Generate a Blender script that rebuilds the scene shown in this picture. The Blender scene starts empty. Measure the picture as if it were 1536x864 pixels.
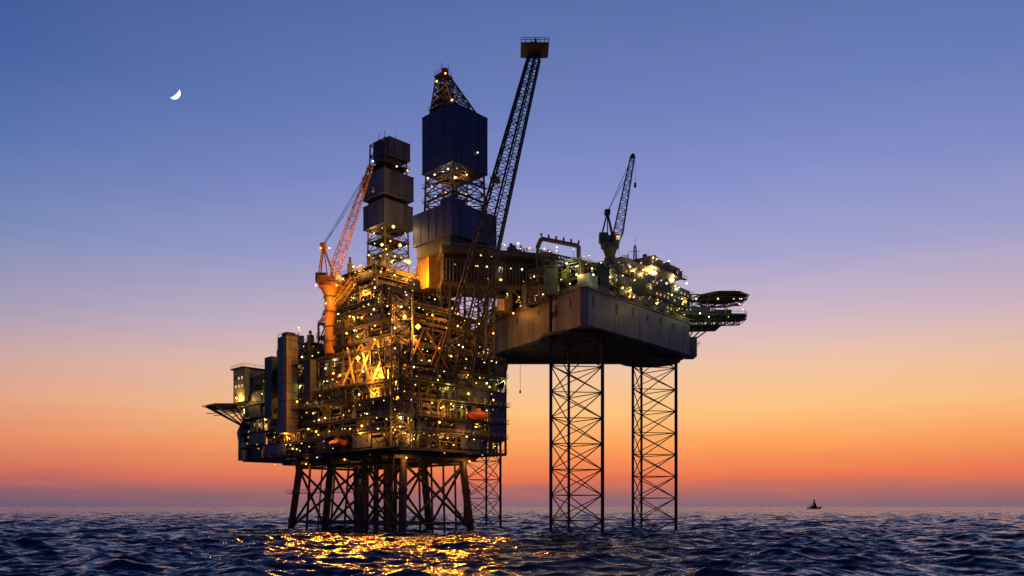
import bpy, math, random
import numpy as np
from mathutils import Vector
random.seed(7); np.random.seed(7)
V=Vector
H=8.4; F=1194.67
def site(px,py,D):            # survey helper: bearing / height / range -> metres
    return V(((px-768)*D/F, D, H+(760-py)*D/F))
scene=bpy.context.scene
# ------------------------------------------------------------ materials
MATS={}
def mat(name,c1,c2,scale=0.5,rough=0.6,metal=0.0,streak=False,detail=6):
    m=bpy.data.materials.new(name); m.use_nodes=True
    nt=m.node_tree; b=nt.nodes['Principled BSDF']
    tc=nt.nodes.new('ShaderNodeTexCoord'); mp=nt.nodes.new('ShaderNodeMapping')
    nt.links.new(tc.outputs['Object'],mp.inputs[0])
    if streak: mp.inputs['Scale'].default_value=(1,1,0.15)
    n=nt.nodes.new('ShaderNodeTexNoise'); n.inputs['Scale'].default_value=scale; n.inputs['Detail'].default_value=detail
    n.inputs['Roughness'].default_value=0.7
    nt.links.new(mp.outputs[0],n.inputs['Vector'])
    r=nt.nodes.new('ShaderNodeValToRGB')
    r.color_ramp.elements[0].position=0.38; r.color_ramp.elements[0].color=(*c1,1)
    r.color_ramp.elements[1].position=0.62; r.color_ramp.elements[1].color=(*c2,1)
    nt.links.new(n.outputs['Fac'],r.inputs[0]); nt.links.new(r.outputs[0],b.inputs['Base Color'])
    b.inputs['Roughness'].default_value=rough; b.inputs['Metallic'].default_value=metal
    MATS[name]=m; return m
mat('steel',(.03,.03,.032),(.07,.07,.07),.6)
mat('darksteel',(.01,.011,.017),(.024,.024,.032),.4)
mat('grey',(.04,.052,.085),(.1,.12,.17),.25,.5,streak=True)
mat('hullgrey',(.045,.056,.088),(.125,.145,.215),.3,.55,streak=True)
mat('yellow',(.3,.2,.04),(.45,.3,.06),.5)
mat('orange',(.4,.17,.03),(.55,.25,.04),.5)
mat('cream',(.2,.18,.12),(.36,.32,.22),.4,streak=True)
mat('navy',(.007,.013,.1),(.014,.027,.18),.2,.5,streak=True)
mat('green',(.05,.075,.045),(.12,.15,.08),.6)
mat('rust',(.07,.035,.02),(.16,.08,.045),.8)
mat('jacketsteel',(.025,.016,.012),(.07,.042,.025),.8)
mat('red',(.35,.05,.02),(.45,.09,.03),.5)
mat('pipe',(.12,.12,.11),(.27,.25,.21),.5,.4)
def emat(name,c,s):
    m=bpy.data.materials.new(name); m.use_nodes=True; nt=m.node_tree
    nt.nodes.remove(nt.nodes['Principled BSDF'])
    e=nt.nodes.new('ShaderNodeEmission'); e.inputs[0].default_value=(*c,1); e.inputs[1].default_value=s
    nt.links.new(e.outputs[0],nt.nodes['Material Output'].inputs[0])
    m.cycles.emission_sampling='NONE'
    MATS[name]=m; return m
emat('lamp_white',(1,.82,.4),6); emat('lamp_yellow',(1,.58,.1),5.5); emat('lamp_orange',(1,.33,.03),9); emat('lamp_green',(.88,1,.35),4)
emat('lamp_dim',(1,.52,.1),1.6); emat('lamp_faint',(.95,.66,.18),.8)
emat('window_glow',(1,.62,.2),.9); emat('moon_surface',(1,.97,.9),1.9)
# ------------------------------------------------------------ mesh builder
class Bd:
    def __init__(s): s.v=[]; s.f=[]; s.m=[]; s.names=[]
    def mi(s,m):
        if m not in s.names: s.names.append(m)
        return s.names.index(m)
    def add(s,vs,fs,m):
        o=len(s.v); s.v.extend([tuple(x) for x in vs]); k=s.mi(m)
        for f in fs: s.f.append([o+i for i in f]); s.m.append(k)
    def hexa(s,c,m): # 4 bottom,4 top
        s.add(c,[(3,2,1,0),(4,5,6,7),(0,1,5,4),(1,2,6,5),(2,3,7,6),(3,0,4,7)],m)
    def box(s,fr,a0,a1,b0,b1,z0,z1,m,j=True):
        if j:
            e=lambda:random.uniform(-.02,.02)
            a0+=e();a1+=e();b0+=e();b1+=e();z0+=e();z1+=e()
        s.hexa([fr(a0,b0,z0),fr(a1,b0,z0),fr(a1,b1,z0),fr(a0,b1,z0),fr(a0,b0,z1),fr(a1,b0,z1),fr(a1,b1,z1),fr(a0,b1,z1)],m)
    def tube(s,p,q,r,m,n=5,r2=None):
        p=V(p);q=V(q); d=q-p
        if d.length<1e-4: return
        d.normalize(); up=V((0,0,1)) if abs(d.z)<.95 else V((1,0,0))
        x=d.cross(up).normalized(); y=d.cross(x)
        r2=r if r2 is None else r2
        vs=[];off=math.pi/n
        for c,rr in((p,r),(q,r2)):
            for i in range(n):
                t=2*math.pi*i/n+off; vs.append(c+x*rr*math.cos(t)+y*rr*math.sin(t))
        fs=[(i,(i+1)%n,n+(i+1)%n,n+i) for i in range(n)]
        fs+= [tuple(range(n-1,-1,-1)),tuple(range(n,2*n))]
        s.add(vs,fs,m)
    def truss(s,PA,PB,n,rc,rb,m,style='X',pw=1.0):
        k=len(PA); R=[]
        for i in range(n+1):
            t=(i/n)**pw; R.append([V(PA[j]).lerp(V(PB[j]),t) for j in range(k)])
        for j in range(k): s.tube(R[0][j],R[-1][j],rc,m,6)
        for i in range(n+1):
            for j in range(k):
                j2=(j+1)%k
                s.tube(R[i][j],R[i][j2],rb,m,4)
                if i<n:
                    if style[0]=='X' or (i+j)%2==0: s.tube(R[i][j],R[i+1][j2],rb,m,4)
                    if style[0]=='X' or (i+j)%2==1: s.tube(R[i][j2],R[i+1][j],rb,m,4)
    def rail(s,pts,m='pipe',h=1.15,sp=2.2,r=.055):
        for p,q in zip(pts[:-1],pts[1:]):
            p=V(p);q=V(q);L=(q-p).length; n=max(1,int(L/sp))
            for z in(h,h*.55): s.tube(p+V((0,0,z)),q+V((0,0,z)),r,m,4)
            for i in range(n+1):
                c=p.lerp(q,i/n); s.tube(c,c+V((0,0,h)),r,m,4)
    def prism(s,poly,z0,z1,m):
        n=len(poly)
        vs=[(x,y,z0) for x,y in poly]+[(x,y,z1) for x,y in poly]
        fs=[(i,(i+1)%n,n+(i+1)%n,n+i) for i in range(n)]+[tuple(range(n-1,-1,-1)),tuple(range(n,2*n))]
        s.add(vs,fs,m)
    def bulb(s,p,r,m):
        p=V(p); d=[V((r,0,0)),V((0,r,0)),V((-r,0,0)),V((0,-r,0)),V((0,0,r)),V((0,0,-r))]
        s.add([p+x for x in d],[(0,1,4),(1,2,4),(2,3,4),(3,0,4),(1,0,5),(2,1,5),(3,2,5),(0,3,5)],m)
    def obj(s,name,parent=None,smooth=False):
        me=bpy.data.meshes.new(name); me.from_pydata(s.v,[],s.f); me.update()
        for n in s.names: me.materials.append(MATS[n])
        me.polygons.foreach_set('material_index',s.m)
        o=bpy.data.objects.new(name,me); scene.collection.objects.link(o)
        if parent: o.parent=parent
        return o
def empty(name):
    e=bpy.data.objects.new(name,None); scene.collection.objects.link(e); return e
def frame(o,u,v):
    o=V((o[0],o[1],0))
    return lambda a,b,z: V((o.x+u[0]*a+v[0]*b, o.y+u[1]*a+v[1]*b, z))
ES=.75
def light(p,e,c,parent,name='floodlight',r=.35):
    l=bpy.data.lights.new(name,'POINT'); l.energy=e*ES; l.color=c; l.shadow_soft_size=r
    o=bpy.data.objects.new(name,l); o.location=p; scene.collection.objects.link(o); o.parent=parent
OR=(1,.34,.035); YE=(1,.57,.11); WH=(1,.78,.36); GR=(.9,1,.38)
platform=empty('oil_platform'); rig=empty('jack_up_rig')
lampsP=Bd(); lampsR=Bd()
def rlamp(L,p,par,plight=.2,e=420):
    k=random.random()
    m='lamp_white' if k<.3 else 'lamp_yellow' if k<.78 else 'lamp_green' if k<.87 else 'lamp_orange'
    lit=random.random()<plight
    mm=m
    if not lit and random.random()<.45: mm=random.choice(['lamp_dim','lamp_faint'])
    L.bulb(p,random.choice([.13,.17,.2,.25,.33]),mm)
    if lit:
        light(p-V((0,0,.45)),e*random.uniform(.6,1.8),{'lamp_white':WH,'lamp_yellow':YE,'lamp_green':GR,'lamp_orange':OR}[m],par,'deck_light')
EQ=['steel','grey','green','pipe','yellow','rust','cream','steel','darksteel','darksteel','steel','rust']
def equip(B,fr,a,b,z,la,lb,h,m=None):
    m=m or random.choice(EQ); k=random.random()
    if k<.35:
        B.box(fr,a,a+la,b,b+lb,z,z+h*random.uniform(.4,.85),m)
        B.box(fr,a+.3,a+la*.6,b+.3,b+lb*.6,z,z+h*.9,random.choice(EQ))
    elif k<.5:
        r=min(lb,h)*.3; B.tube(fr(a,b+lb/2,z+r+.6),fr(a+la,b+lb/2,z+r+.6),r,m,12)
        B.box(fr,a+.4,a+.8,b+lb/2-r*.8,b+lb/2+r*.8,z,z+r,'steel')
        B.box(fr,a+la-.8,a+la-.4,b+lb/2-r*.8,b+lb/2+r*.8,z,z+r,'steel')
    elif k<.65:
        r=min(la,lb)*.35; c=(a+la/2,b+lb/2)
        B.tube(fr(*c,z),fr(*c,z+h*.85),r,m,12); B.tube(fr(*c,z+h*.85),fr(*c,z+h*.97),r,m,12,r*.3)
    else:
        for i in range(5):
            x=a+la*random.random(); y=b+lb*random.random(); hh=h*random.uniform(.5,1)
            B.tube(fr(x,y,z),fr(x,y,z+hh),random.uniform(.08,.26),random.choice(['pipe','yellow','steel','rust']),6)
            if i%2: B.tube(fr(x,y,z+hh),fr(x+random.uniform(-1.5,1.5),y+random.uniform(-1.5,1.5),z+hh),.12,'pipe',5)
def module(B,L,par,fr,a0,a1,b0,b1,zs,inset=7,sp=7.5,lsp=2.2,plight=.11,e=420,coremat='darksteel',jit=1.2,ldens=.78):
    for li,(z,zt) in enumerate(zip(zs[:-1],zs[1:])):
        h=zt-z; ja=random.uniform(0,jit); jb=random.uniform(0,jit); jc=min(ja,.3)
        B.box(fr,a0-ja,a1+jc,b0-jb,b1+jb,z-.3,z,'steel')
        for (bb) in (b0,b1): B.box(fr,a0,a1,bb-.2,bb+.2,z-.9,z-.25,'steel')
        for (aa) in (a0,a1): B.box(fr,aa-.2,aa+.2,b0,b1,z-.9,z-.25,'steel')
        if a1-a0>2.4*inset and b1-b0>2.2*inset: B.box(fr,a0+inset,a1-inset*.3,b0+inset,b1-inset*.5,z,zt-.4,coremat)
        else: B.box(fr,a0+(a1-a0)*.4,a0+(a1-a0)*.8,b0+(b1-b0)*.3,b0+(b1-b0)*.75,z,zt-.4,coremat)
        B.rail([fr(a0-ja,b1,z),fr(a0-ja,b0-jb,z),fr(a1+jc,b0-jb,z),fr(a1+jc,b1,z)],random.choice(['yellow','pipe','steel']))
        runs=[]
        runs.append((b1-b0,lambda t,d:(a0+d,b0+t)))
        runs.append((a1-a0,lambda t,d:(a0+t,b0+d)))
        runs.append((b1-b0,lambda t,d:(a1-d,b0+t)))
        for ri,(Ln,fn) in enumerate(runs):
            n=max(1,round(Ln/sp)); s_=Ln/n
            for i in range(n+1):
                x,y=fn(i*s_,.3); B.box(fr,x-.28,x+.28,y-.28,y+.28,z,zt-.25,'steel')
                if i<n and random.random()<.5:
                    x2,y2=fn((i+1)*s_,.3)
                    p,q=(fr(x,y,z),fr(x2,y2,zt-.4)) if random.random()<.5 else (fr(x,y,zt-.4),fr(x2,y2,z))
                    B.tube(p,q,.16,random.choice(['steel','yellow','pipe','steel']),5)
                if i<n and (ri<2 or random.random()<.3):
                    for k in range(3):
                        t=i*s_+random.uniform(.2,s_*.7); d=random.uniform(.6,inset*.6)
                        x,y=fn(t,d); la,lb=(random.uniform(1,2.6),random.uniform(1.4,s_*.45))
                        if ri==1: la,lb=lb,la
                        equip(B,fr,x,y,z,la,lb,h)
                if i<n and ri<2 and random.random()<.22:   # cladding / fire wall panels
                    x,y=fn(i*s_+.5,-.1); x2,y2=fn((i+1)*s_-.6,.1); zz=z+(0 if random.random()<.6 else h*.4)
                    B.box(fr,min(x,x2),max(x,x2),min(y,y2),max(y,y2),zz+.1,zt-.35 if zz>z else z+h*random.uniform(.45,.95)-.35,random.choice(['grey','darksteel','steel','green','darksteel']))
            for k in range(6 if ri<2 else 2):
                d=random.uniform(.2,2.5); zz=z+h*random.uniform(.45,.93); t0=random.uniform(0,Ln*.6); t1=random.uniform(t0+Ln*.15,Ln)
                p=fn(t0,d);q=fn(t1,d)
                mm=random.choice(['pipe','pipe','yellow','rust','green','grey']); rr=random.uniform(.08,.26)
                B.tube(fr(*p,zz),fr(*q,zz),rr,mm,6)
                B.tube(fr(*p,zz),fr(*p,zz-h*random.uniform(.1,.4)),rr,mm,6)
                B.tube(fr(*q,zz),fr(*q,min(zz+h*.2,zt)),rr,mm,6)
            t=random.random()*lsp; dens=ldens
            while t<Ln:
                if random.random()<.2: dens=random.choice([.25,.7,.95])*ldens*1.2   # lamps come in clusters
                if random.random()<dens*(1 if ri<2 else .25):
                    x,y=fn(t,random.choice([-.3,.2,1.2,2.5])); rlamp(L,fr(x,y,zt-random.uniform(.5,1.5)),par,plight if ri<2 else .02,e)
                if random.random()<.25:
                    x,y=fn(t,random.choice([-.2,.2])); rlamp(L,fr(x,y,z+random.uniform(.8,3)),par,0)
                t+=random.uniform(.3,1.7)*lsp
    z=zs[-1]
    B.box(fr,a0,a1,b0,b1,z-.3,z,'steel')
    B.rail([fr(a0,b1,z),fr(a0,b0,z),fr(a1,b0,z),fr(a1,b1,z)])
def rooftop(B,L,par,fr,a0,a1,b0,b1,z,n,hmax=6):
    for i in range(int(n*1.5)):
        a=random.uniform(a0,a1-2); b=random.uniform(b0,b1-2)
        equip(B,fr,a,b,z,random.uniform(1,3),random.uniform(1,3),random.uniform(1,hmax))
        if random.random()<.5:
            h=random.uniform(2,hmax); B.tube(fr(a,b,z),fr(a,b,z+h),.08,'steel',4)
            rlamp(L,fr(a,b,z+h),par,.12)
# ============================================================ FIXED PLATFORM
O=(-33.5,238.0)
P=frame(O,(.7,.714),(-.714,.7))
B=Bd()
rows={}
JS='jacketsteel'
for ia,a in enumerate((6,30)):
    for ib,b in enumerate((6,26,46,66)):
        top=P(a,b,26.0)
        ba=(-3 if ia==0 else 3); bb=(-3,-1,1,4)[ib]
        bot=P(a+ba,b+bb,-8); rows[ia,ib]=(bot,top)
        B.tube(bot,top,1.25,JS,14)
        B.tube(top-V((0,0,2.5)),top+V((0,0,1.0)),1.6,'steel',14)
        for z in (3,13,22): 
            q=bot.lerp(top,(z+8)/34); B.tube(q,q+V((0,0,1.2)),1.45,JS,14)
def at(k,z):
    p,q=rows[k]; return p.lerp(q,(z-p.z)/(q.z-p.z))
def xb(k1,k2,r=.45):
    B.tube(at(k1,1),at(k2,22),r,JS,8); B.tube(at(k2,1),at(k1,22),r,JS,8)
    B.tube(at(k1,22.5),at(k2,22.5),r,JS,8); B.tube(at(k1,3),at(k2,3),r*.7,JS,8)
for ia in(0,1):
    for ib in range(3): xb((ia,ib),(ia,ib+1))
for ib in range(4): xb((0,ib),(1,ib))
for i in range(12):
    a=11+4.2*(i%4); b=28+5*(i//4)
    B.tube(P(a,b,-8),P(a,b,27),.5,JS,8)
for i in range(7): B.tube(P(2+random.uniform(-1,1),8+8*i,-6),P(4,8+8*i,27),random.uniform(.25,.45),JS,8)
for i in range(4): B.tube(P(12+5*i,5,-6),P(12+5*i,6,27),.35,JS,8)
B.box(P,2,34,2,70,24.2,25.2,'darksteel')
for b in range(4,72,6): B.box(P,1,35,b,b+.5,23.3,24.3,JS)
B.rail([P(1,70,25.2),P(1,1,25.2),P(35,1,25.2)])
B.box(P,0,2,4,66,13,13.2,'steel'); B.rail([P(0,66,13.2),P(0,4,13.2)])
B.obj('jacket',platform)
# topsides
B=Bd(); L=lampsP
module(B,L,platform,P,0,45,0,98,[26.5,31.5,36.5,42,47,52,57.5],inset=8,plight=.14,e=480)
for i in range(60):
    a=random.uniform(2,42); b=random.uniform(1,80); rlamp(L,P(a,b,25.9-random.random()*2),platform,.07,400)
module(B,L,platform,P,3,40,6,50,[57.5,62,67,71.5],inset=9,plight=.08)
module(B,L,platform,P,6,38,16,50,[71.5,75.5,79.5],inset=7,plight=.08)
module(B,L,platform,P,8,34,24,46,[79.5,84,88],inset=6,plight=.1)
module(B,L,platform,P,2,30,54,76,[57.5,62,66],inset=6)
rooftop(B,L,platform,P,2,30,56,76,66,8,6)
rooftop(B,L,platform,P,2,40,76,98,57.5,14,4)
rooftop(B,L,platform,P,2,14,6,16,71.5,8,5)
rooftop(B,L,platform,P,6,38,16,24,79.5,8,5)
rooftop(B,L,platform,P,8,32,24,46,88,14,7)
rooftop(B,L,platform,P,0,45,-.5,5,57.5,10,3.2)
rooftop(B,L,platform,P,34,45,0,40,57.5,12,4)
for i in range(6):
    B.tube(P(5,52+i*1.5,57.5),P(8,40+i,72+i*2),.22,'steel',6)
B.truss([P(3,50,71.5),P(5,50,71.5),P(5,48,71.5),P(3,48,71.5)],[P(3,30,84),P(5,30,84),P(5,30,82),P(3,30,82)],8,.22,.1,'yellow','Z')
# tall cladding shaft, left face
B.box(P,-5,-.6,57,63,34,67.5,'cream')
for z in range(36,67,3): B.box(P,-5.12,-.5,56.9,63.1,z,z+.2,'grey')
B.tube(P(-5.3,58,34),P(-5.3,58,67),.12,'steel',5); B.rail([P(-5,63,67.5),P(-5,57,67.5),P(-.6,57,67.5)])
B.box(P,-4,-1,58,62,67.5,69,'steel')
B.box(P,-4,-.6,69,74,40,62,'green')
B.box(P,-3,-.6,45,49,44,58,'steel')
# accommodation end block
B.box(P,-2,8,93,102,48.5,61,'cream')
for z in(51,54,57): 
    for b in(94.5,97,99.5): B.box(P,-2.12,-1.9,b,b+.9,z,z+1.0,'window_glow' if random.random()<.6 else 'darksteel')
B.box(P,-3,9,92.5,102.5,61,61.5,'steel'); B.rail([P(-3,102,61.5),P(-3,92,61.5),P(9,92,61.5)])
# helideck
hc=P(-1,104,47.5); poly=[(hc.x+10*math.cos(math.radians(22.5+45*i)),hc.y+10*math.sin(math.radians(22.5+45*i))) for i in range(8)]
B.prism(poly,46.7,47.5,'steel')
for i in range(8):
    p=V((*poly[i],46.8)); q=V((*poly[(i+1)%8],46.8)); d=(p-hc); d.z=0; d.normalize()
    B.tube(p+d*1.4+V((0,0,.2)),q+(q-hc).normalized()*1.4+V((0,0,.2)),.12,'pipe',4); B.tube(p,p+d*1.4+V((0,0,.2)),.1,'pipe',4)
    B.tube(p,P(2,97,38),.3,'steel',5)
for i in range(8): B.tube(V((*poly[i],46.5)),V((*poly[(i+3)%8],44.2)),.18,'steel',4)
B.tube(P(-1,101,47),P(-2,100,53),.12,'steel',4)
pts=[P(2,99,41),P(1,101,37),P(0,98,34),P(-1,96,30),P(-1,96,26)]
for p,q in zip(pts[:-1],pts[1:]): B.tube(p,q,1.9,'grey',12)
for z,(x0,x1) in zip((31.5,42,47),((6,30),(14,44),(0,24))):
    B.box(P,x0,x1,-3,-.3,z-.3,z-.05,'steel'); B.rail([P(x0,-.5,z),P(x0,-3,z),P(x1,-3,z),P(x1,-.5,z)])
    for a in np.arange(x0,x1,5): B.tube(P(a,-2.8,z-.3),P(a,0,z-3.5),.15,'steel',4)
for z,(x0,x1) in zip((31.5,42,47,57.5),((6,40),(20,70),(4,44),(50,75))):
    B.box(P,-3,-.3,x0,x1,z-.3,z-.05,'steel'); B.rail([P(-.5,x0,z),P(-3,x0,z),P(-3,x1,z),P(-.5,x1,z)])
    for b in np.arange(x0,x1,5): B.tube(P(-2.8,b,z-.3),P(0,b,z-3.5),.15,'steel',4)
B.box(P,37,44.6,-.4,-.1,32,36,'navy'); B.box(P,38,44.6,-.4,-.1,37,46.5,'navy'); B.box(P,40,44.6,-.4,-.1,52.3,56,'grey'); B.box(P,24,33,-.4,-.1,27,31,'grey')
B.box(P,-.5,-.15,14,24,27,31,'grey'); B.box(P,-.5,-.15,66,80,27,31,'grey'); B.box(P,-.5,-.15,80,92,32,36,'cream')
B.box(P,-.5,-.15,28,36,42.3,46.5,'green'); B.box(P,-.5,-.15,84,96,42.3,51,'grey')
# stair tower at the near corner
S=[P(-4,-1,0),P(0,-5,0),P(4,-1,0),P(0,3,0)]
sa=[p+V((0,0,26)) for p in S]; sb=[p+V((0,0,71)) for p in S]
B.truss(sa,sb,15,.2,.09,'steel','Z')
for i in range(15):
    z=26+3*i; p,q=(S[0]*.8+S[1]*.2,S[2]*.2+S[1]*.8) if i%2 else (S[2]*.2+S[1]*.8,S[0]*.8+S[1]*.2)
    B.tube(V((p.x,p.y,z)),V((q.x,q.y,z+3)),.25,'steel',4)
    rlamp(L,V((p.x,p.y,z+2)),platform,.05,300)
for b0 in (6,14,22):
    B.tube(P(-1,b0,47),P(1,b0+7,60),.35,'yellow',8); B.tube(P(-1,b0+7,47),P(1,b0,60),.35,'yellow',8)
for a0 in (3,11):
    B.tube(P(a0,-1,52),P(a0+7,1,63),.3,'rust',8); B.tube(P(a0+7,-1,52),P(a0,1,63),.3,'rust',8)
B.box(P,1.5,2,10,24,47.3,51.5,'cream')
def lifeboat(fr,a,b,z,along='a'):
    def f(t,s_,h): return fr(a+t,b+s_,z+h) if along=='a' else fr(a+s_,b+t,z+h)
    prof=[(-4.5,.2,.6),(-3.8,1.1,1.0),(-2,1.5,1.4),(1.5,1.5,1.4),(3.4,1.1,1.1),(4.5,.2,.5)]
    vs=[];n=10
    for t,w,hh in prof:
        for i in range(n):
            an=2*math.pi*i/n; vs.append(f(t,w*math.cos(an),hh*math.sin(an)))
    fs=[(k*n+i,k*n+(i+1)%n,(k+1)*n+(i+1)%n,(k+1)*n+i) for k in range(5) for i in range(n)]
    fs+=[tuple(range(n)),tuple(range(5*n,6*n))]
    B.add(vs,fs,'red')
    B.hexa([f(-1,-.7,1.2),f(1,-.7,1.2),f(1,.7,1.2),f(-1,.7,1.2),f(-.7,-.5,2.2),f(.7,-.5,2.2),f(.7,.5,2.2),f(-.7,.5,2.2)],'red')
    for t in(-3,3): B.tube(f(t,0,1),f(t,0,4),.06,'steel',4); B.tube(f(t,0,4),f(t,2.5,4.2),.18,'yellow',5)
lifeboat(P,30,-2.2,38); lifeboat(P,-2.2,30,28.8,'b')
B.obj('topsides',platform)
for px_,py_,D,e,r in [(613,393,262,9000,.75),(627,490,239,26000,.85),(607,475,241,12000,.65),(537,537,250,18000,.75),(685,470,256,7000,.7),
                      (590,340,276,3500,.6),(573,367,276,3500,.6),(600,368,276,3500,.65),(355,597,304,3500,.5),(570,563,246,36000,.8),
                      (585,520,247,20000,.5),(560,590,248,10000,.4),(640,570,247,6000,.4),(520,500,256,9000,.4),(530,400,266,6000,.4),
                      (545,440,262,7000,.4),(470,620,262,4000,.3),(600,640,234,5000,.3),(700,655,251,4500,.3),(430,655,283,4000,.3),(500,560,257,7000,.4),
                      (540,650,248,5000,.3),(665,610,247,4500,.3),(740,600,256,3000,.3),(400,590,292,3500,.3)]:
    p=site(px_,py_,D); L.bulb(p,r,'lamp_orange' if e>5500 else 'lamp_yellow'); light(p+V((0,-1.2,-.3)),e*.75,OR if e>3600 else YE,platform)
for a,b,e in((4,2,6000),(20,16,5000),(20,40,5000),(8,30,4000),(2,56,2500),(30,2,4000)):
    p=P(a,b,22.5); L.bulb(p+V((0,0,.8)),.3,'lamp_orange'); light(p,e*.22,(1,.42,.08),platform)
# added spots along the deck edge, aimed seaward to make orange glitter on the water
def glitter_spot(a,b,z,tx,ty,e):
    p=P(a,b,z); l=bpy.data.lights.new('added_glitter_light','SPOT'); l.energy=e; l.color=(1,.27,.016); l.shadow_soft_size=1.0
    l.spot_size=math.radians(80); l.spot_blend=1.0
    o=bpy.data.objects.new('added_glitter_light',l); o.location=p; scene.collection.objects.link(o); o.parent=platform
    o.rotation_euler=(V((tx,ty,0))-p).to_track_quat('-Z','Y').to_euler(); L.bulb(p+V((0,.6,.3)),.4,'lamp_orange')  # orange bulb put in beside each added spot
for a,b,z,tx,ty in((-4,-4,40,-22,125),(-4,14,33,-28,130),(-4,26,50,-28,120),(-4,40,33,-36,140),(12,-4,34,-15,130),(24,-4,44,-12,130),(-4,52,44,-40,130)):
    glitter_spot(a,b,z,tx,ty,56000)
# ============================================================ helpers for booms
def quad(p,q,w,ref=V((0,0,1))):
    d=(q-p).normalized(); x=d.cross(ref).normalized(); y=x.cross(d).normalized()
    return lambda c,w:[c+x*w/2+y*w/2,c-x*w/2+y*w/2,c-x*w/2-y*w/2,c+x*w/2-y*w/2]
fb=Bd(); p0=site(680,566,249); p1=site(802,84,243)
g=quad(p0,p1,1,V((0,1,0)))
fb.truss(g(p0,10.5),g(p1,3.4),24,.34,.14,'darksteel','X',.93)
fb.tube(p0,p1,.35,'darksteel',8)
fb.tube(p0+V((1,0,0)),p1+V((.6,0,0)),.18,'darksteel',6)
W=lambda a,b,z:V((p1.x+a,p1.y+b,p1.z+z))
fb.hexa([W(-1.8,-1.8,.2),W(1.8,-1.8,.2),W(1.8,1.8,.2),W(-1.8,1.8,.2),W(-4.2,-4.2,1.8),W(4.2,-4.2,1.8),W(4.2,4.2,1.8),W(-4.2,4.2,1.8)],'darksteel')
fb.rail([W(-4.2,-4.2,1.8),W(4.2,-4.2,1.8),W(4.2,4.2,1.8),W(-4.2,4.2,1.8),W(-4.2,-4.2,1.8)],'steel',1.3,1.2,.09)
fb.hexa([W(-1.9,-1.5,1.8),W(1.9,-1.5,1.8),W(1.9,1.5,1.8),W(-1.9,1.5,1.8),W(-.9,-.9,3.9),W(.9,-.9,3.9),W(.9,.9,3.9),W(-.9,.9,3.9)],'darksteel')
fb.tube(W(.3,0,3),W(.3,0,5.2),.35,'darksteel',8); fb.tube(W(-1,0,1.8),W(-1,0,4.4),.2,'darksteel',6)
m=p0.lerp(p1,.62); 
fb.hexa([m+V(x) for x in((-4,-2,-.3),(-1,-2,-.3),(-1,2,-.3),(-4,2,-.3),(-4,-2,.1),(-1,-2,.1),(-1,2,.1),(-4,2,.1))],'steel')
fb.rail([m+V((-4,-2,0)),m+V((-4,2,0))],'steel')
fo=empty('flare_boom'); fb.obj('boom_truss',fo)
# ============================================================ derricks
def winded(B,fr,a,b,ha,hb,z0,z1,m,np_=4):
    B.box(fr,a-ha,a+ha,b-hb,b+hb,z0,z1,m)
    for i in range(np_+1):
        t=b-hb+2*hb*i/np_; B.box(fr,a-ha-.1,a-ha+.05,t-.07,t+.07,z0,z1,m)
        t=a-ha+2*ha*i/np_; B.box(fr,t-.07,t+.07,b-hb-.1,b-hb+.05,z0,z1,m)
    for z in(z0,z1): B.box(fr,a-ha-.2,a+ha+.2,b-hb-.2,b+hb+.2,z-.15,z+.15,m)
def sq(fr,a,b,h,z): return [fr(a-h,b-h,z),fr(a+h,b-h,z),fr(a+h,b+h,z),fr(a-h,b+h,z)]
do=empty('drilling_derrick'); B=Bd(); LD=Bd()
ca,cb=36,16
B.truss(sq(P,ca,cb,7.4,108),sq(P,ca,cb,7.0,124),4,.38,.2,'steel')
B.truss(sq(P,ca,cb,3,108),sq(P,ca,cb,3,124),5,.25,.14,'steel')
winded(B,P,ca,cb,7.9,7.9,123,142.4,'navy')
for z in(127.5,132.5,137.5): B.box(P,ca-8.02,ca+8.02,cb-8.02,cb+8.02,z,z+.08,'navy')
winded(B,P,ca,cb,10.2,10,98,108.5,'navy',5)
B.box(P,ca-10.1,ca-4,cb-9.9,cb-4,108.5,110.3,'navy')
B.truss(sq(P,ca+1,cb+1,6.4,142.4),sq(P,ca-1,cb+5,1.7,158.2),6,.32,.17,'steel')
B.truss(sq(P,ca,cb+2,3.0,142.4),sq(P,ca-1,cb+4.5,1.2,155),6,.2,.12,'rust')
for i in range(5):
    z=145+3*i; h=6.4-i*1.0
    B.box(P,ca-h,ca+h*.2,cb+2-h*.2,cb+2+h*.7,z,z+.2,'steel'); B.rail([P(ca-h,cb+2+h*.7,z),P(ca-h,cb+2-h*.2,z)],'steel')
B.box(P,ca-3.5,ca+1,cb+2.8,cb+6.8,157.6,158.4,'steel'); B.rail([P(ca-3.5,cb+6.8,158.4),P(ca-3.5,cb+2.8,158.4),P(ca+1,cb+2.8,158.4)],'steel')
for d in((-2.5,4),(-1,5),(0,3.5)): B.tube(P(ca+d[0],cb+d[1],158),P(ca+d[0],cb+d[1],162.3),.12,'steel',4)
B.tube(P(ca-1,cb+4,158.4),P(ca-1,cb+4,160.5),1.1,'rust',10)
for i in range(5): equip(B,P,ca+random.uniform(-6,4),cb+random.uniform(-6,4),109.2,1.6,1.6,random.uniform(3,6))
B.tube(P(ca,cb,108),P(ca,cb,124),.5,'steel',8)
for z in(113.3,118.3): 
    B.rail([P(ca-8,cb+8,z),P(ca-8,cb-8,z),P(ca+8,cb-8,z)],'steel'); B.box(P,ca-8,ca-6.8,cb-8,cb+8,z-.2,z,'steel'); B.box(P,ca-6.8,ca+8,cb-8,cb-6.8,z-.2,z,'steel')
for z in(111,114,118,121.5):
    for i in range(5):
        t=random.uniform(-7,7); k=random.random()<.5
        rlamp(LD,P(ca-7,cb+t,z) if k else P(ca+t,cb-7,z),do,.12,700)
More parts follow.
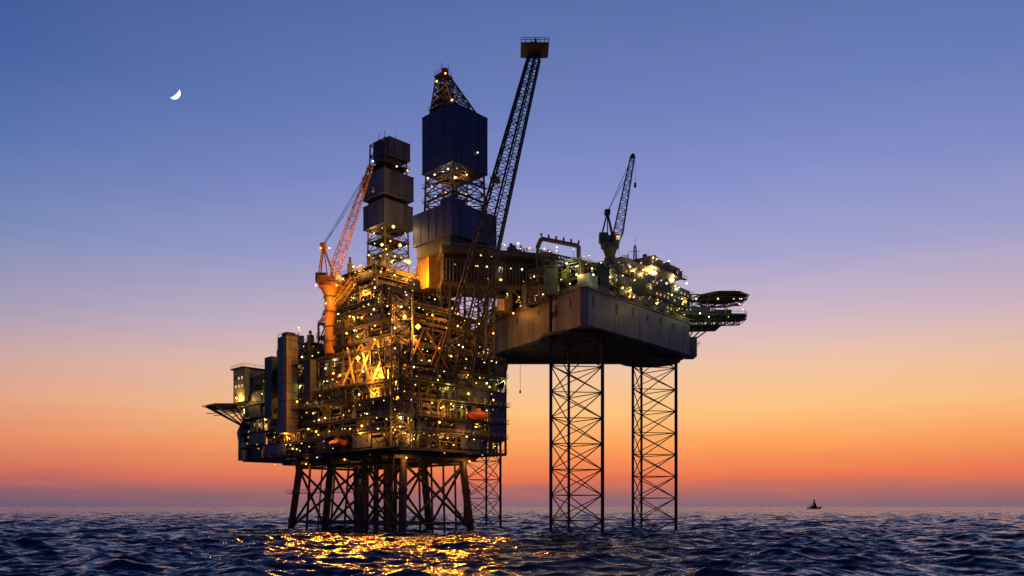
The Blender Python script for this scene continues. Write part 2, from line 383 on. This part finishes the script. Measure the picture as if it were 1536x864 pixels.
for px_,py_,D,e in [(655,122,269,2200),(690,168,269,2200),(668,110,269,900),(678,150,268,1500),(652,262,267,2000),(700,262,267,2000)]:
    p=site(px_,py_,D); LD.bulb(p,.35,'lamp_orange'); light(p,e,OR,do)
p=P(ca+3,cb-8.3,129); LD.bulb(p,.25,'lamp_white')
B.box(P,ca-9.5,ca+9,cb-8.5,cb+9,93.5,98,'darksteel')
B.box(P,ca-9,ca+6,cb+3,cb+9.5,83,93.6,'yellow')
for i in range(8): B.box(P,ca-9.12,ca-8.9,cb+3+i*.85,cb+3.12+i*.85,83,93.6,'rust')
B.obj('derrick_tower',do); LD.obj('derrick_lamps',do)
light(P(ca-13,cb+3,86),14000,OR,do); light(P(ca-11,cb+11,96),800,OR,do)
d2=empty('drilling_derrick'); B=Bd(); LD=Bd(); ca,cb=29,44.7
B.truss(sq(P,ca,cb,5.4,88),sq(P,ca,cb,4.6,140),12,.3,.15,'rust','X')
B.tube(P(ca,cb,88),P(ca,cb,134),1.0,'steel',10)
winded(B,P,ca,cb,6.3,6.3,109,117.2,'grey'); winded(B,P,ca,cb,6.5,6.5,119.6,128,'grey'); winded(B,P,ca+1,cb-1,4.6,4.6,134.2,140.2,'grey')
B.box(P,ca-3,ca+2,cb+1,cb+5,134,141.5,'darksteel')
for z in(99,104,131): B.box(P,ca-5.6,ca+5.6,cb-5.6,cb+5.6,z,z+.2,'steel'); B.rail([P(ca-5.6,cb+5.6,z),P(ca-5.6,cb-5.6,z),P(ca+5.6,cb-5.6,z)])
for i in range(24):
    z=random.choice([93,96,98,103,107.5,130.5,133]); t=random.uniform(-5,5)
    rlamp(LD,P(ca-5.6,cb+t,z) if random.random()<.5 else P(ca+t,cb-5.6,z),d2,.12,700)
for k in range(4): B.tube(P(ca-4+2.5*k,cb,140),P(ca-4+2.5*k,cb,143+k%2*2),.1,'steel',4)
B.obj('derrick_tower',d2); LD.obj('derrick_lamps',d2)
# ============================================================ pedestal cranes
def crane(name,base,ztop,rad,tip,apex,w,col,heel,cabdir,hookz):
    e=empty(name); B=Bd()
    t=V((base.x,base.y,ztop))
    B.tube(base,t,rad,col,16); B.tube(t-V((0,0,3)),t,rad,col,16,rad*1.7); B.tube(t,t+V((0,0,1.2)),rad*2,col,16)
    for z in np.arange(base.z+4,ztop-3,5): B.tube(V((t.x,t.y,z)),V((t.x,t.y,z+.25)),rad*1.25,'steel',12)
    n=8; ring=[t+V((rad*2.1*math.cos(i*math.pi/4),rad*2.1*math.sin(i*math.pi/4),1.2)) for i in range(9)]
    B.rail(ring,col,1.2,1.5,.08)
    f=lambda a,b,z:V((t.x+a*cabdir,t.y+b,t.z+1.2+z))
    B.box(f,-rad*2,rad*1.2,-rad,rad,0,2.6,col); B.box(f,rad*.8,rad*1.9,-rad*1.4,-rad*.2,-.2,2.8,'cream'); B.box(f,-rad*2.4,-rad*.6,-rad*.8,rad*.8,.6,3.6,'rust')
    B.box(f,rad*1.2,rad*1.95,-rad*1.45,-rad*.5,.9,2.2,'window_glow')
    for s_ in(-1,1):
        o=V((0,s_*rad*.7,0))
        B.tube(f(rad*.6,0,2.4)+o,apex+o*.4,.25,col,6); B.tube(f(-rad*1.9,0,2.4)+o,apex+o*.4,.25,col,6)
    B.tube(f(-rad*.5,0,2.4),apex,.2,col,5)
    B.tube(apex-V((0,1.2,0)),apex+V((0,1.2,0)),.4,col,8); B.box(lambda a,b,z:apex+V((a,b,z)),-.9,.9,-1.2,1.2,-.8,.6,col)
    g=quad(heel,tip,w,V((0,1,0))); q1=heel.lerp(tip,.12)
    B.truss(g(heel,w*.45),g(q1,w),2,.17,.09,col,'X'); B.truss(g(q1,w),g(tip,w*.42),16,.17,.09,col,'Z')
    for s_ in(-.7,.7):
        B.tube(apex+V((0,s_,0)),tip+V((0,s_*.5,0)),.07,'steel',4); B.tube(apex+V((0,s_*.4,0)),heel.lerp(tip,.8)+V((0,s_,.6)),.05,'steel',4)
    B.tube(tip-V((0,.7,0)),tip+V((0,.7,0)),.6,col,10)
    hk=tip+V((.8*cabdir,0,0)); B.tube(hk,V((hk.x,hk.y,hookz)),.06,'steel',4); B.tube(V((hk.x,hk.y,hookz)),V((hk.x,hk.y,hookz-1.4)),.4,col,8)
    B.obj('crane_body',e); return e
cb_=P(3,42,60)
c1=crane('pedestal_crane',cb_,site(488,432,cb_.y).z,2.0,site(556,250,cb_.y-2),site(485,368,cb_.y),2.9,'orange',site(499,415,cb_.y),1,site(0,285,cb_.y).z)
for q,e in((site(495,446,cb_.y-5),2000),(site(505,400,cb_.y-5),900),(site(520,350,cb_.y-4),350),(site(478,480,cb_.y-5),1600),(site(545,290,cb_.y-4),100)): light(q,e*.75,(1,.42,.07),c1)
L2=Bd(); 
for x,y in((481,372),(494,372),(474,428),(505,428),(489,455)): L2.bulb(site(x,y,cb_.y-3),.3,'lamp_orange')
L2.obj('crane_lamps',c1)
# ============================================================ JACK-UP RIG
A=(21.45,235.0); J=frame(A,(.661,.75),(-.75,.661))
zb,zt=62.0,73.3
hull=[(20.3,236.2),(22.6,235.2),(62.6,281),(63.4,284.5),(60.5,300),(-1.5,300),(-4,365),(-30,365),(-13.2,290.5)]
B=Bd(); L=lampsR
B.prism(hull,zb,zt,'hullgrey')
def band(p,q,z0,z1,th,m):
    p=V((*p,0));q=V((*q,0)); d=(q-p).normalized(); nrm=V((d.y,-d.x,0))
    c=[p+nrm*.0,q+nrm*.0,q+nrm*th,p+nrm*th]
    B.hexa([x+V((0,0,z0)) for x in c]+[x+V((0,0,z1)) for x in c],m)
for p,q in zip(hull,hull[1:]+hull[:1]):
    band(p,q,zt-.35,zt+.25,.25,'steel'); band(p,q,zb+.02,zb+.25,.1,'hullgrey')
    Lh=(V(q)-V(p)).length
    if Lh>8:
        d=(V(q)-V(p)).normalized()
        for i in range(1,int(Lh/14)):
            c=V(p)+d*i*14; band(tuple(c),tuple(c+d*.1),zb,zt,.05,'hullgrey')
        for i in range(int(Lh/9)):
            c=V(p)+d*(i*9+random.uniform(1,7)); band(tuple(c),tuple(c+d*random.uniform(.3,.8)),zt-random.uniform(3,6),zt-random.uniform(1.6,2.5),.15,'darksteel')
    B.rail([V((*p,zt+.2)),V((*q,zt+.2))],'pipe')
for i in range(4):
    B.box(J,14+i*2,14.7+i*2,-.16,-.05,68,68.9,'cream')
for i in range(14):
    y=244+i*4; xl=max(-12,21-(y-236)*.6); xr=min(61,22+(y-236)*.86)
    B.box(lambda a,b,z:V((a,b,z)),xl+2,xr-2,y,y+.3,zb-.35,zb+.1,'steel')
def leg(cx,cy,R,rot,z0,z1,name):
    b=Bd(); c=[V((cx+R*math.cos(rot+i*2*math.pi/3),cy+R*math.sin(rot+i*2*math.pi/3),0)) for i in range(3)]
    n=int((z1-z0)/7.6)
    b.truss([p+V((0,0,z0)) for p in c],[p+V((0,0,z1)) for p in c],n,.45,.19,'darksteel','X')
    for p in c:
        d=(p-V((cx,cy,0))).normalized(); b.tube(p+d*.5+V((0,0,z0)),p+d*.5+V((0,0,z1)),.22,'darksteel',4)
    return b.obj(name,rig)
leg(19.6,252,9.3,math.radians(96),-12,84,'leg_1')
leg(50.4,291,9.3,math.radians(100),-12,82,'leg_2')
leg(-12.2,345,8.8,math.radians(85),-12,100,'leg_3')
for cx,cy in((19.6,252),(50.4,291)):
    n=16; pl=[(cx+11*math.cos(2*math.pi*i/n),cy+11*math.sin(2*math.pi*i/n)) for i in range(n)]
    B.prism(pl,zb-.9,zb-.05,'darksteel')
module(B,L,rig,J,4,22,4,26,[zt+.3,zt+5,zt+9.5],inset=5,sp=6,plight=.1)
rooftop(B,L,rig,J,4,22,5,24,zt+9.5,12,5)
module(B,L,rig,J,24,44,20,40,[zt+.3,zt+6.5],inset=5,sp=6,plight=.1)
rooftop(B,L,rig,J,5,40,3,30,zt+.3,22,5)
B.box(J,3,8,1,5,zt+.3,zt+5,'grey')
for cx,cy in((19.6,252),(50.4,291)):
    for i in range(3):
        an=math.radians(96)+i*2*math.pi/3; x=cx+9.3*math.cos(an); y=cy+9.3*math.sin(an)
        W2=lambda a,b,z:V((x+a,y+b,z)); B.box(W2,-2.0,2.0,-2.0,2.0,zt+.3,zt+9,'steel'); B.box(W2,-2.4,2.4,-2.4,2.4,zt+8.6,zt+9.1,'steel')
K=frame((20.3,236.2),(.852,.524),(-.524,.852))
B.box(K,1,9,20,34,zt+.3,zt+9,'grey'); module(B,L,rig,K,2,16,36,60,[zt+.3,zt+6],inset=4,sp=6,plight=.08); rooftop(B,L,rig,K,2,16,34,58,zt+6,8,4)
rooftop(B,L,rig,K,1,8,3,20,zt+.3,8,6)
def lq(a0,a1,b0,b1,z0,z1,m='cream'):
    B.box(J,a0,a1,b0,b1,z0,z1,m); n=int(round((z1-z0)/3.6)); h=(z1-z0)/n
    for k in range(n):
        z=z0+k*h
        B.box(J,a0-1.2,a1+1.2,b0-1.3,b0-.05,z-.15,z+.05,'steel'); B.rail([J(a0-1.2,b0-1.3,z),J(a1+1.2,b0-1.3,z)],'pipe')
        B.rail([J(a0-1.2,b1,z),J(a0-1.2,b0-1.3,z)],'pipe'); B.box(J,a0-1.2,a0-.05,b0,b1,z-.15,z+.05,'steel')
        t=a0+1
        while t<a1-1.5:
            B.box(J,t,t+.7,b0-.1,b0+.02,z+1.3,z+2.1,'window_glow' if random.random()<.35 else 'darksteel')
            if random.random()<.4: rlamp(L,J(t,b0-.5,z+h-.6),rig,.2,450)
            if random.random()<.3: equip(B,J,t,b0-1.1,z+.1,.8,.7,h*.8)
            t+=2.4
        t=b0+1
        while t<b1-1.5:
            B.box(J,a0-.1,a0+.02,t,t+.7,z+1.3,z+2.1,'window_glow' if random.random()<.35 else 'darksteel')
            if random.random()<.4: rlamp(L,J(a0-.5,t,z+h-.6),rig,.2,450)
            t+=2.4
lq(26,72,5,20,zt+3.4,zt+14.2,'grey'); B.box(J,26.5,70,6,19,zt+.2,zt+3.4,'steel')
lq(32,66,8,22,zt+14.4,zt+18.2,'cream'); lq(48,70,7,18,zt+18.4,zt+22,'cream')
rooftop(B,L,rig,J,24,70,1,5,zt+.3,16,5)
rooftop(B,L,rig,J,33,46,9,20,zt+18.2,8,3.5); rooftop(B,L,rig,J,50,68,8,17,zt+22,8,3)
p=J(46,12,zt+18); B.truss([p+V(x) for x in((-.7,-.7,0),(.7,-.7,0),(.7,.7,0),(-.7,.7,0))],[p+V(x) for x in((-.3,-.3,8),(.3,-.3,8),(.3,.3,8),(-.3,.3,8))],6,.12,.07,'steel')
B.tube(p+V((0,0,8)),p+V((0,0,11)),.07,'steel',4); B.tube(p+V((-1.6,0,6)),p+V((1.6,0,6)),.1,'steel',4)
for i in range(7): 
    q=J(30+i*6,8,zt+18); B.tube(q,q+V((0,0,random.uniform(3,6))),.07,'steel',4)
q=J(61,12,zt+22)
for k in range(6):
    r0=1.6*math.cos(k*math.pi/12); r1=1.6*math.cos((k+1)*math.pi/12); B.tube(q+V((0,0,1+1.6*math.sin(k*math.pi/12))),q+V((0,0,1+1.6*math.sin((k+1)*math.pi/12))),r0,'cream',12,max(r1,.02))
B.tube(q,q+V((0,0,1)),.5,'steel',8)
WI=lambda a,b,z:V((a,b,z))
def deckring(cx,cy,z,R,n,m,und):
    pl=[(cx+R*math.cos(2*math.pi*(i+.5)/n),cy+R*math.sin(2*math.pi*(i+.5)/n)) for i in range(n)]
    B.prism(pl,z-.6,z,m)
    for i in range(n):
        p=V((*pl[i],z)); q=V((*pl[(i+1)%n],z)); o=(p-V((cx,cy,z)))*.1; o2=(q-V((cx,cy,z)))*.1
        B.tube(p+o-V((0,0,.3)),q+o2-V((0,0,.3)),.12,'pipe',4); B.tube(p-V((0,0,.4)),p+o-V((0,0,.3)),.1,'pipe',4)
        u=V((cx+(p.x-cx)*.9,cy+(p.y-cy)*.9,z-und)); u2=V((cx+(q.x-cx)*.9,cy+(q.y-cy)*.9,z-und))
        B.tube(p-V((0,0,.7)),u,.16,'steel',4); B.tube(u,u2,.22,'steel',4); B.tube(u,V((cx,cy,z-und)),.16,'steel',4); B.tube(u,q-V((0,0,.7)),.12,'steel',4)
        L.bulb(p+V((0,0,.2)),.13,'lamp_green')
deckring(78,297,86.6,9.3,8,'steel',2.0)
B.truss([V((58,291,83.6)),V((58,302,83.6)),V((58,302,86)),V((58,291,86))],[V((86,291,84.2)),V((86,300,84.2)),V((86,300,85.8)),V((86,291,85.8))],8,.22,.12,'steel')
B.truss([V((56,288,76)),V((56,300,76)),V((56,300,78)),V((56,288,78))],[V((85,289,76.4)),V((85,298,76.4)),V((85,298,78)),V((85,289,78))],9,.25,.15,'steel')
B.prism([(56,287),(84,288),(85.5,290),(85.5,298),(56,301)],77.6,78.3,'green'); B.rail([V((56,287,78.3)),V((84,288,78.3)),V((85.5,290,78.3)),V((85.5,298,78.3))],'pipe')
B.box(WI,60,72,289,297,78.4,81,'grey'); B.box(WI,74,80,290,296,78.4,80.2,'steel')
B.prism([(62,288),(76,288),(76,298),(62,300)],74,74.4,'steel'); B.rail([V((62,288,74.4)),V((76,288,74.4)),V((76,298,74.4))],'pipe')
for x in(64,68,72,76): B.tube(V((x,289,76)),V((62,289,66)),.25,'steel',5); B.tube(V((x,289,74)),V((x,289,78)),.2,'steel',5)
for x in(60,66,72,78): B.tube(V((x,291,78)),V((x,292,84)),.2,'steel',5)
for i in range(26): equip(B,WI,random.uniform(57,80),random.uniform(288,296),78.3,1.5,1.5,random.uniform(1,4))
for i in range(24): rlamp(L,V((random.uniform(56,84),287.3,random.choice([76.9,79.5,81.5,83.4]))),rig,.08,400)
B.box(WI,63,66,284,290,62,69,'grey'); B.rail([V((63,284,66)),V((67,284,66)),V((67,290,66))],'steel')
a_=site(806,372,252);b_=site(812,358,252);c_=site(868,369,250);d_=site(868,400,250)
for p,q in((a_,b_),(b_,c_),(c_,d_)): B.tube(p,q,.7,'rust',10)
for i in range(6): 
    p=b_.lerp(c_,i/5); B.tube(p+V((0,0,.7)),p+V((0,0,1.7)),.3,'rust',6)
B.tube(a_,a_-V((0,0,6)),.4,'steel',6)
a2=site(812,380,253); a3=site(900,400,253)
B.truss([a2+V((0,-2,0)),a2+V((0,2,0)),a2+V((0,2,-2.5)),a2+V((0,-2,-2.5))],[a3+V((0,-2,0)),a3+V((0,2,0)),a3+V((0,2,-2.5)),a3+V((0,-2,-2.5))],7,.25,.14,'rust')
B.tube(site(958,430,252),site(958,430,252)+V((1.5,2,0)),2.6,'darksteel',18)
# cantilever to derrick
C=frame((12,286),(-.97,-.243),(.243,-.97))
B.box(C,0,40,0,16,92.6,94,'steel'); B.box(C,0,40,1,15,81.5,82.5,'steel'); B.box(C,1,39,3,13,82.5,92.6,'darksteel')
for i in range(34):
    t=.6+i*1.18; B.box(C,t,t+.25,15.4,15.8,82.5,90,'steel')
for z in(82.6,86,90,92): B.box(C,0,40,15.2,15.6,z,z+.35,'darksteel')
B.rail([C(0,16,94),C(40,16,94),C(40,0,94)])
for i in range(20): rlamp(L,C(random.uniform(0,40),16.2,random.choice([91.5,84,88])),rig,.04,400)
for i in range(16): equip(B,C,random.uniform(0,20),random.uniform(8,14),94,2,2,random.uniform(1.5,4))
for i in range(14): rlamp(L,C(random.uniform(0,20),15,94+random.uniform(1,3)),rig,.15,400)
for t in(2,9,16): 
    B.box(C,t,t+2,2,15,zt,81.5,'steel'); B.tube(C(t,15,zt),C(t+7,15,81.5),.35,'steel',6)
for i in range(34): equip(B,C,random.uniform(-4,20),random.uniform(0,15),zt+.2,2,2.5,random.uniform(2,7))
for i in range(26): rlamp(L,C(random.uniform(-4,20),15.5,zt+random.uniform(2,7)),rig,.15,400)
for t in(22,37): B.truss([C(t,2,82),C(t+3,2,82),C(t+3,14,82),C(t,14,82)],[C(t,2,57),C(t+3,2,57),C(t+3,14,57),C(t,14,57)],4,.4,.2,'steel')
B.tube(V((3,292,62)),V((3,292,51)),.1,'steel',4); B.tube(V((3,292,51)),V((3,292,50)),.35,'steel',6)
B.obj('hull_and_deckhouse',rig)
for px_,py_,D,e,c in [(890,412,236,1500,GR),(865,412,240,1500,YE),(850,395,243,1500,GR),(965,405,252,1800,YE),(1000,425,258,1800,WH),(945,400,250,1300,GR),
                      (790,450,262,1800,OR),(770,470,262,1800,OR),(1030,425,262,1800,YE),(985,455,250,1500,YE),(1050,470,280,1200,GR),(740,500,262,1200,OR)]:
    p=site(px_,py_,D); L.bulb(p,.32,'lamp_white' if c!=OR else 'lamp_orange'); light(p+V((0,-.6,0)),e*.8,c,rig)
lampsP.obj('platform_lamps',platform); lampsR.obj('rig_lamps',rig)
cb2=site(915,395,262)
c2=crane('pedestal_crane',V((cb2.x,cb2.y,zt)),site(0,372,262).z,1.5,site(949,234,258),site(911,318,262),3.0,'steel',site(924,366,262),1,site(0,282,262).z)
# ============================================================ ship
B=Bd(); so=empty('supply_ship'); D=3000; cx=(1222-768)*D/F
X=lambda a,b,z:V((cx+a,D+b,z))
B.add([X(-26,-6,-2),X(12,-6,-2),X(22,0,-2),X(12,6,-2),X(-26,6,-2),X(-27,-7,5),X(12,-7,5.5),X(28,0,9),X(12,7,5.5),X(-27,7,5)],
      [(0,1,6,5),(1,2,7,6),(2,3,8,7),(3,4,9,8),(4,0,5,9),(5,6,7,8,9)],'darksteel')
B.box(X,-14,8,-5,5,5,12,'darksteel'); B.box(X,-10,5,-4.5,4.5,12,17,'darksteel'); B.box(X,-6,4,-4,4,17,21,'darksteel')
B.truss([X(-5,-2,20),X(1,-2,20),X(1,2,20),X(-5,2,20)],[X(-3,-1,36),X(-1,-1,36),X(-1,1,36),X(-3,1,36)],4,.7,.4,'darksteel')
B.tube(X(-22,0,5),X(-20,0,16),.8,'darksteel'); B.tube(X(-20,0,16),X(-12,0,20),.6,'darksteel')
for a in(-8,6): B.bulb(X(a,-6,14),.7,'lamp_yellow')
B.obj('ship_body',so)
# ============================================================ moon (crescent limb on a sphere)
D=24000; mc=site(262,140,D); R=9.0*D/F; vs=[];fs=[];n=40;kk=6
ca_,sa_=math.cos(math.radians(-48)),math.sin(math.radians(-48))
for i in range(n+1):
    t=math.radians(-90+180*i/n)
    for k in range(kk+1):
        f=.72+.28*k/kk; x=R*math.cos(t)*f; y=R*math.sin(t); dz=math.sqrt(max(0,R*R-x*x-y*y))
        vs.append((mc.x+x*ca_-y*sa_,mc.y-dz,mc.z+x*sa_+y*ca_))
for i in range(n):
    for k in range(kk): a=i*(kk+1)+k; fs.append((a,a+1,a+kk+2,a+kk+1))
B=Bd(); B.add(vs,fs,'moon_surface'); B.obj('moon')
# ============================================================ water
def axis(d0,d1,step,grow,lim_lo,lim_hi,glo=1.03):
    c=list(np.arange(d0,d1,step)); s=step; x=c[-1]
    while x<lim_hi: s*=grow; x+=s; c.append(x)
    s=step; x=c[0]; lo=[]
    while x>lim_lo: s*=glo; x-=s; lo.append(x)
    return np.array(lo[::-1]+c)
xs=axis(-75,75,.38,1.011,-30000,30000,1.011); ys=axis(72,200,.3,1.008,-3000,32000)
dx=np.gradient(xs); dy=np.gradient(ys)
Xg,Yg=np.meshgrid(xs.astype(np.float32),ys.astype(np.float32)); SP=np.maximum.outer(dy,dx).astype(np.float32)
Z=np.zeros_like(Xg); DX=np.zeros_like(Xg); DY=np.zeros_like(Xg)
rng=np.random.RandomState(5)
for i in range(100):
    lam=1.0*(34/1.0)**(rng.rand()**1.0); th=math.radians(242)+rng.randn()*.75; k=2*math.pi/lam
    sl=(.04 if lam<6 else .037)*rng.uniform(.5,1.4); a=sl/k
    ph=(k*math.cos(th))*Xg+(k*math.sin(th))*Yg+rng.rand()*6.283
    fade=np.clip((lam/SP-2.2)/2.0,0,1); a=a*fade
    sp_=np.sin(ph)
    Z+=a*np.cos(ph); DX-=.9*a*math.cos(th)*sp_; DY-=.9*a*math.sin(th)*sp_
co=np.stack([Xg+DX,Yg+DY,Z],-1).reshape(-1,3).astype(np.float32)
ny,nx=Xg.shape; idx=np.arange(nx*ny).reshape(ny,nx)
q=np.stack([idx[:-1,:-1],idx[:-1,1:],idx[1:,1:],idx[1:,:-1]],-1).reshape(-1,4).astype(np.int32)
me=bpy.data.meshes.new('water'); me.vertices.add(len(co)); me.vertices.foreach_set('co',co.ravel())
me.loops.add(q.size); me.loops.foreach_set('vertex_index',q.ravel()); me.polygons.add(len(q))
me.polygons.foreach_set('loop_start',np.arange(0,q.size,4,dtype=np.int32)); me.polygons.foreach_set('use_smooth',np.ones(len(q),bool))
me.update(calc_edges=True)
wm=bpy.data.materials.new('sea_water'); wm.use_nodes=True; nt=wm.node_tree; b=nt.nodes['Principled BSDF']
b.inputs['Base Color'].default_value=(.008,.02,.055,1); b.inputs['Roughness'].default_value=.13; b.inputs['IOR'].default_value=1.34
tc=nt.nodes.new('ShaderNodeTexCoord'); geo=nt.nodes.new('ShaderNodeNewGeometry'); prev=geo.outputs['Normal']
for sc_,st in((.05,.4),(.18,.6),(.7,.75),(2.6,.5)):
    mp=nt.nodes.new('ShaderNodeMapping'); mp.inputs['Scale'].default_value=(.6,1.2,1); mp.inputs['Rotation'].default_value=(0,0,.35); nt.links.new(tc.outputs['Object'],mp.inputs[0])
    n=nt.nodes.new('ShaderNodeTexNoise'); n.inputs['Scale'].default_value=sc_; n.inputs['Detail'].default_value=3; n.inputs['Roughness'].default_value=.55
    nt.links.new(mp.outputs[0],n.inputs['Vector'])
    # shading normals biased towards -Y so the sea mirrors higher, bluer sky
    s1=nt.nodes.new('ShaderNodeVectorMath'); s1.operation='SUBTRACT'; s1.inputs[1].default_value=(.5,.542,.5); nt.links.new(n.outputs['Color'],s1.inputs[0])
    s2=nt.nodes.new('ShaderNodeVectorMath'); s2.operation='MULTIPLY'; s2.inputs[1].default_value=(st,st*1.3,0); nt.links.new(s1.outputs[0],s2.inputs[0])
    s3=nt.nodes.new('ShaderNodeVectorMath'); s3.operation='ADD'; nt.links.new(prev,s3.inputs[0]); nt.links.new(s2.outputs[0],s3.inputs[1]); prev=s3.outputs[0]
nn=nt.nodes.new('ShaderNodeVectorMath'); nn.operation='NORMALIZE'; nt.links.new(prev,nn.inputs[0])
nt.links.new(nn.outputs[0],b.inputs['Normal'])
me.materials.append(wm); wo=bpy.data.objects.new('water',me); scene.collection.objects.link(wo)
# ============================================================ sky
w=bpy.data.worlds.new('World'); scene.world=w; w.use_nodes=True; nt=w.node_tree; N=nt.nodes; LK=nt.links
bg=N['Background']; tc=N.new('ShaderNodeTexCoord'); sx=N.new('ShaderNodeSeparateXYZ'); LK.new(tc.outputs['Generated'],sx.inputs[0])
def lin(c): return tuple((x/255/12.92) if x/255<=.04045 else ((x/255+.055)/1.055)**2.4 for x in c)+(1,)
pos=[0,.018,.038,.075,.116,.165,.213,.289,.37,.44,.55,1]
left=[(108,92,116),(146,96,108),(208,112,94),(230,144,104),(228,166,136),(204,168,166),(164,156,186),(120,138,186),(90,116,174),(70,98,161),(56,81,143),(22,36,84)]
right=[(134,104,118),(174,108,104),(238,120,80),(253,162,92),(254,195,128),(242,197,162),(214,186,194),(166,164,207),(134,144,202),(110,129,188),(87,107,166),(34,52,104)]
back=[(58,62,88),(60,66,96),(62,70,102),(64,74,110),(64,76,118),(62,76,124),(60,75,126),(54,72,124),(48,66,118),(42,60,112),(34,52,102),(24,40,88)]
def ramp(cols):
    r=N.new('ShaderNodeValToRGB'); cr=r.color_ramp
    while len(cr.elements)<len(pos): cr.elements.new(.5)
    for e,p_ in zip(cr.elements,pos): e.position=p_
    for e,c in zip(cr.elements,cols): e.color=lin(c)
    return r
mp=N.new('ShaderNodeMapping'); mp.inputs['Scale'].default_value=(3,3,40); LK.new(tc.outputs['Generated'],mp.inputs[0])
nz=N.new('ShaderNodeTexNoise'); nz.inputs['Scale'].default_value=2.2; nz.inputs['Detail'].default_value=4; LK.new(mp.outputs[0],nz.inputs['Vector'])
ma=N.new('ShaderNodeMath'); ma.operation='MULTIPLY_ADD'; LK.new(nz.outputs['Fac'],ma.inputs[0]); ma.inputs[1].default_value=.02; ma.inputs[2].default_value=-.0105
ad=N.new('ShaderNodeMath'); ad.operation='ADD'; LK.new(sx.outputs['Z'],ad.inputs[0]); LK.new(ma.outputs[0],ad.inputs[1])
r1=ramp(left); r2=ramp(right); r3=ramp(back)
for r in(r1,r2,r3): LK.new(ad.outputs[0],r.inputs[0])
vm=N.new('ShaderNodeVectorMath'); vm.operation='MULTIPLY'; vm.inputs[1].default_value=(1,1,0); LK.new(tc.outputs['Generated'],vm.inputs[0])
vn=N.new('ShaderNodeVectorMath'); vn.operation='NORMALIZE'; LK.new(vm.outputs[0],vn.inputs[0])
vd=N.new('ShaderNodeVectorMath'); vd.operation='DOT_PRODUCT'; LK.new(vn.outputs[0],vd.inputs[0]); an=math.radians(11); vd.inputs[1].default_value=(math.sin(an),math.cos(an),0)
def mrange(a,b_):
    mr=N.new('ShaderNodeMapRange'); LK.new(vd.outputs['Value'],mr.inputs[0]); mr.inputs[1].default_value=a; mr.inputs[2].default_value=b_; return mr
def mix(f,a,b_):
    mx=N.new('ShaderNodeMix'); mx.data_type='RGBA'; LK.new(f.outputs[0],mx.inputs[0]); LK.new(a,mx.inputs[6]); LK.new(b_,mx.inputs[7]); return mx.outputs[2]
front=mix(mrange(.72,.99),r1.outputs[0],r2.outputs[0])
LK.new(mix(mrange(.2,.7),r3.outputs[0],front),bg.inputs[0]); bg.inputs[1].default_value=1.0
# broad afterglow where the sun went down behind the rigs
sl=bpy.data.lights.new('sun','SUN'); sl.energy=.03; sl.angle=math.radians(60); sl.color=(1,.5,.25)
so=bpy.data.objects.new('sun',sl); scene.collection.objects.link(so)
so.rotation_euler=V((-math.sin(an),-math.cos(an),-.1)).to_track_quat('-Z','Y').to_euler()
# ============================================================ camera
cam=bpy.data.cameras.new('camera'); cam.lens=28; cam.sensor_width=36; cam.shift_y=328/1536; cam.clip_end=60000; cam.clip_start=.5
co_=bpy.data.objects.new('camera',cam); co_.location=(0,0,H); co_.rotation_euler=(math.pi/2,0,0); scene.collection.objects.link(co_); scene.camera=co_
scene.view_settings.view_transform='Standard'; scene.view_settings.look='None'; scene.view_settings.exposure=0
print('lights',len([o for o in bpy.data.objects if o.type=='LIGHT']))
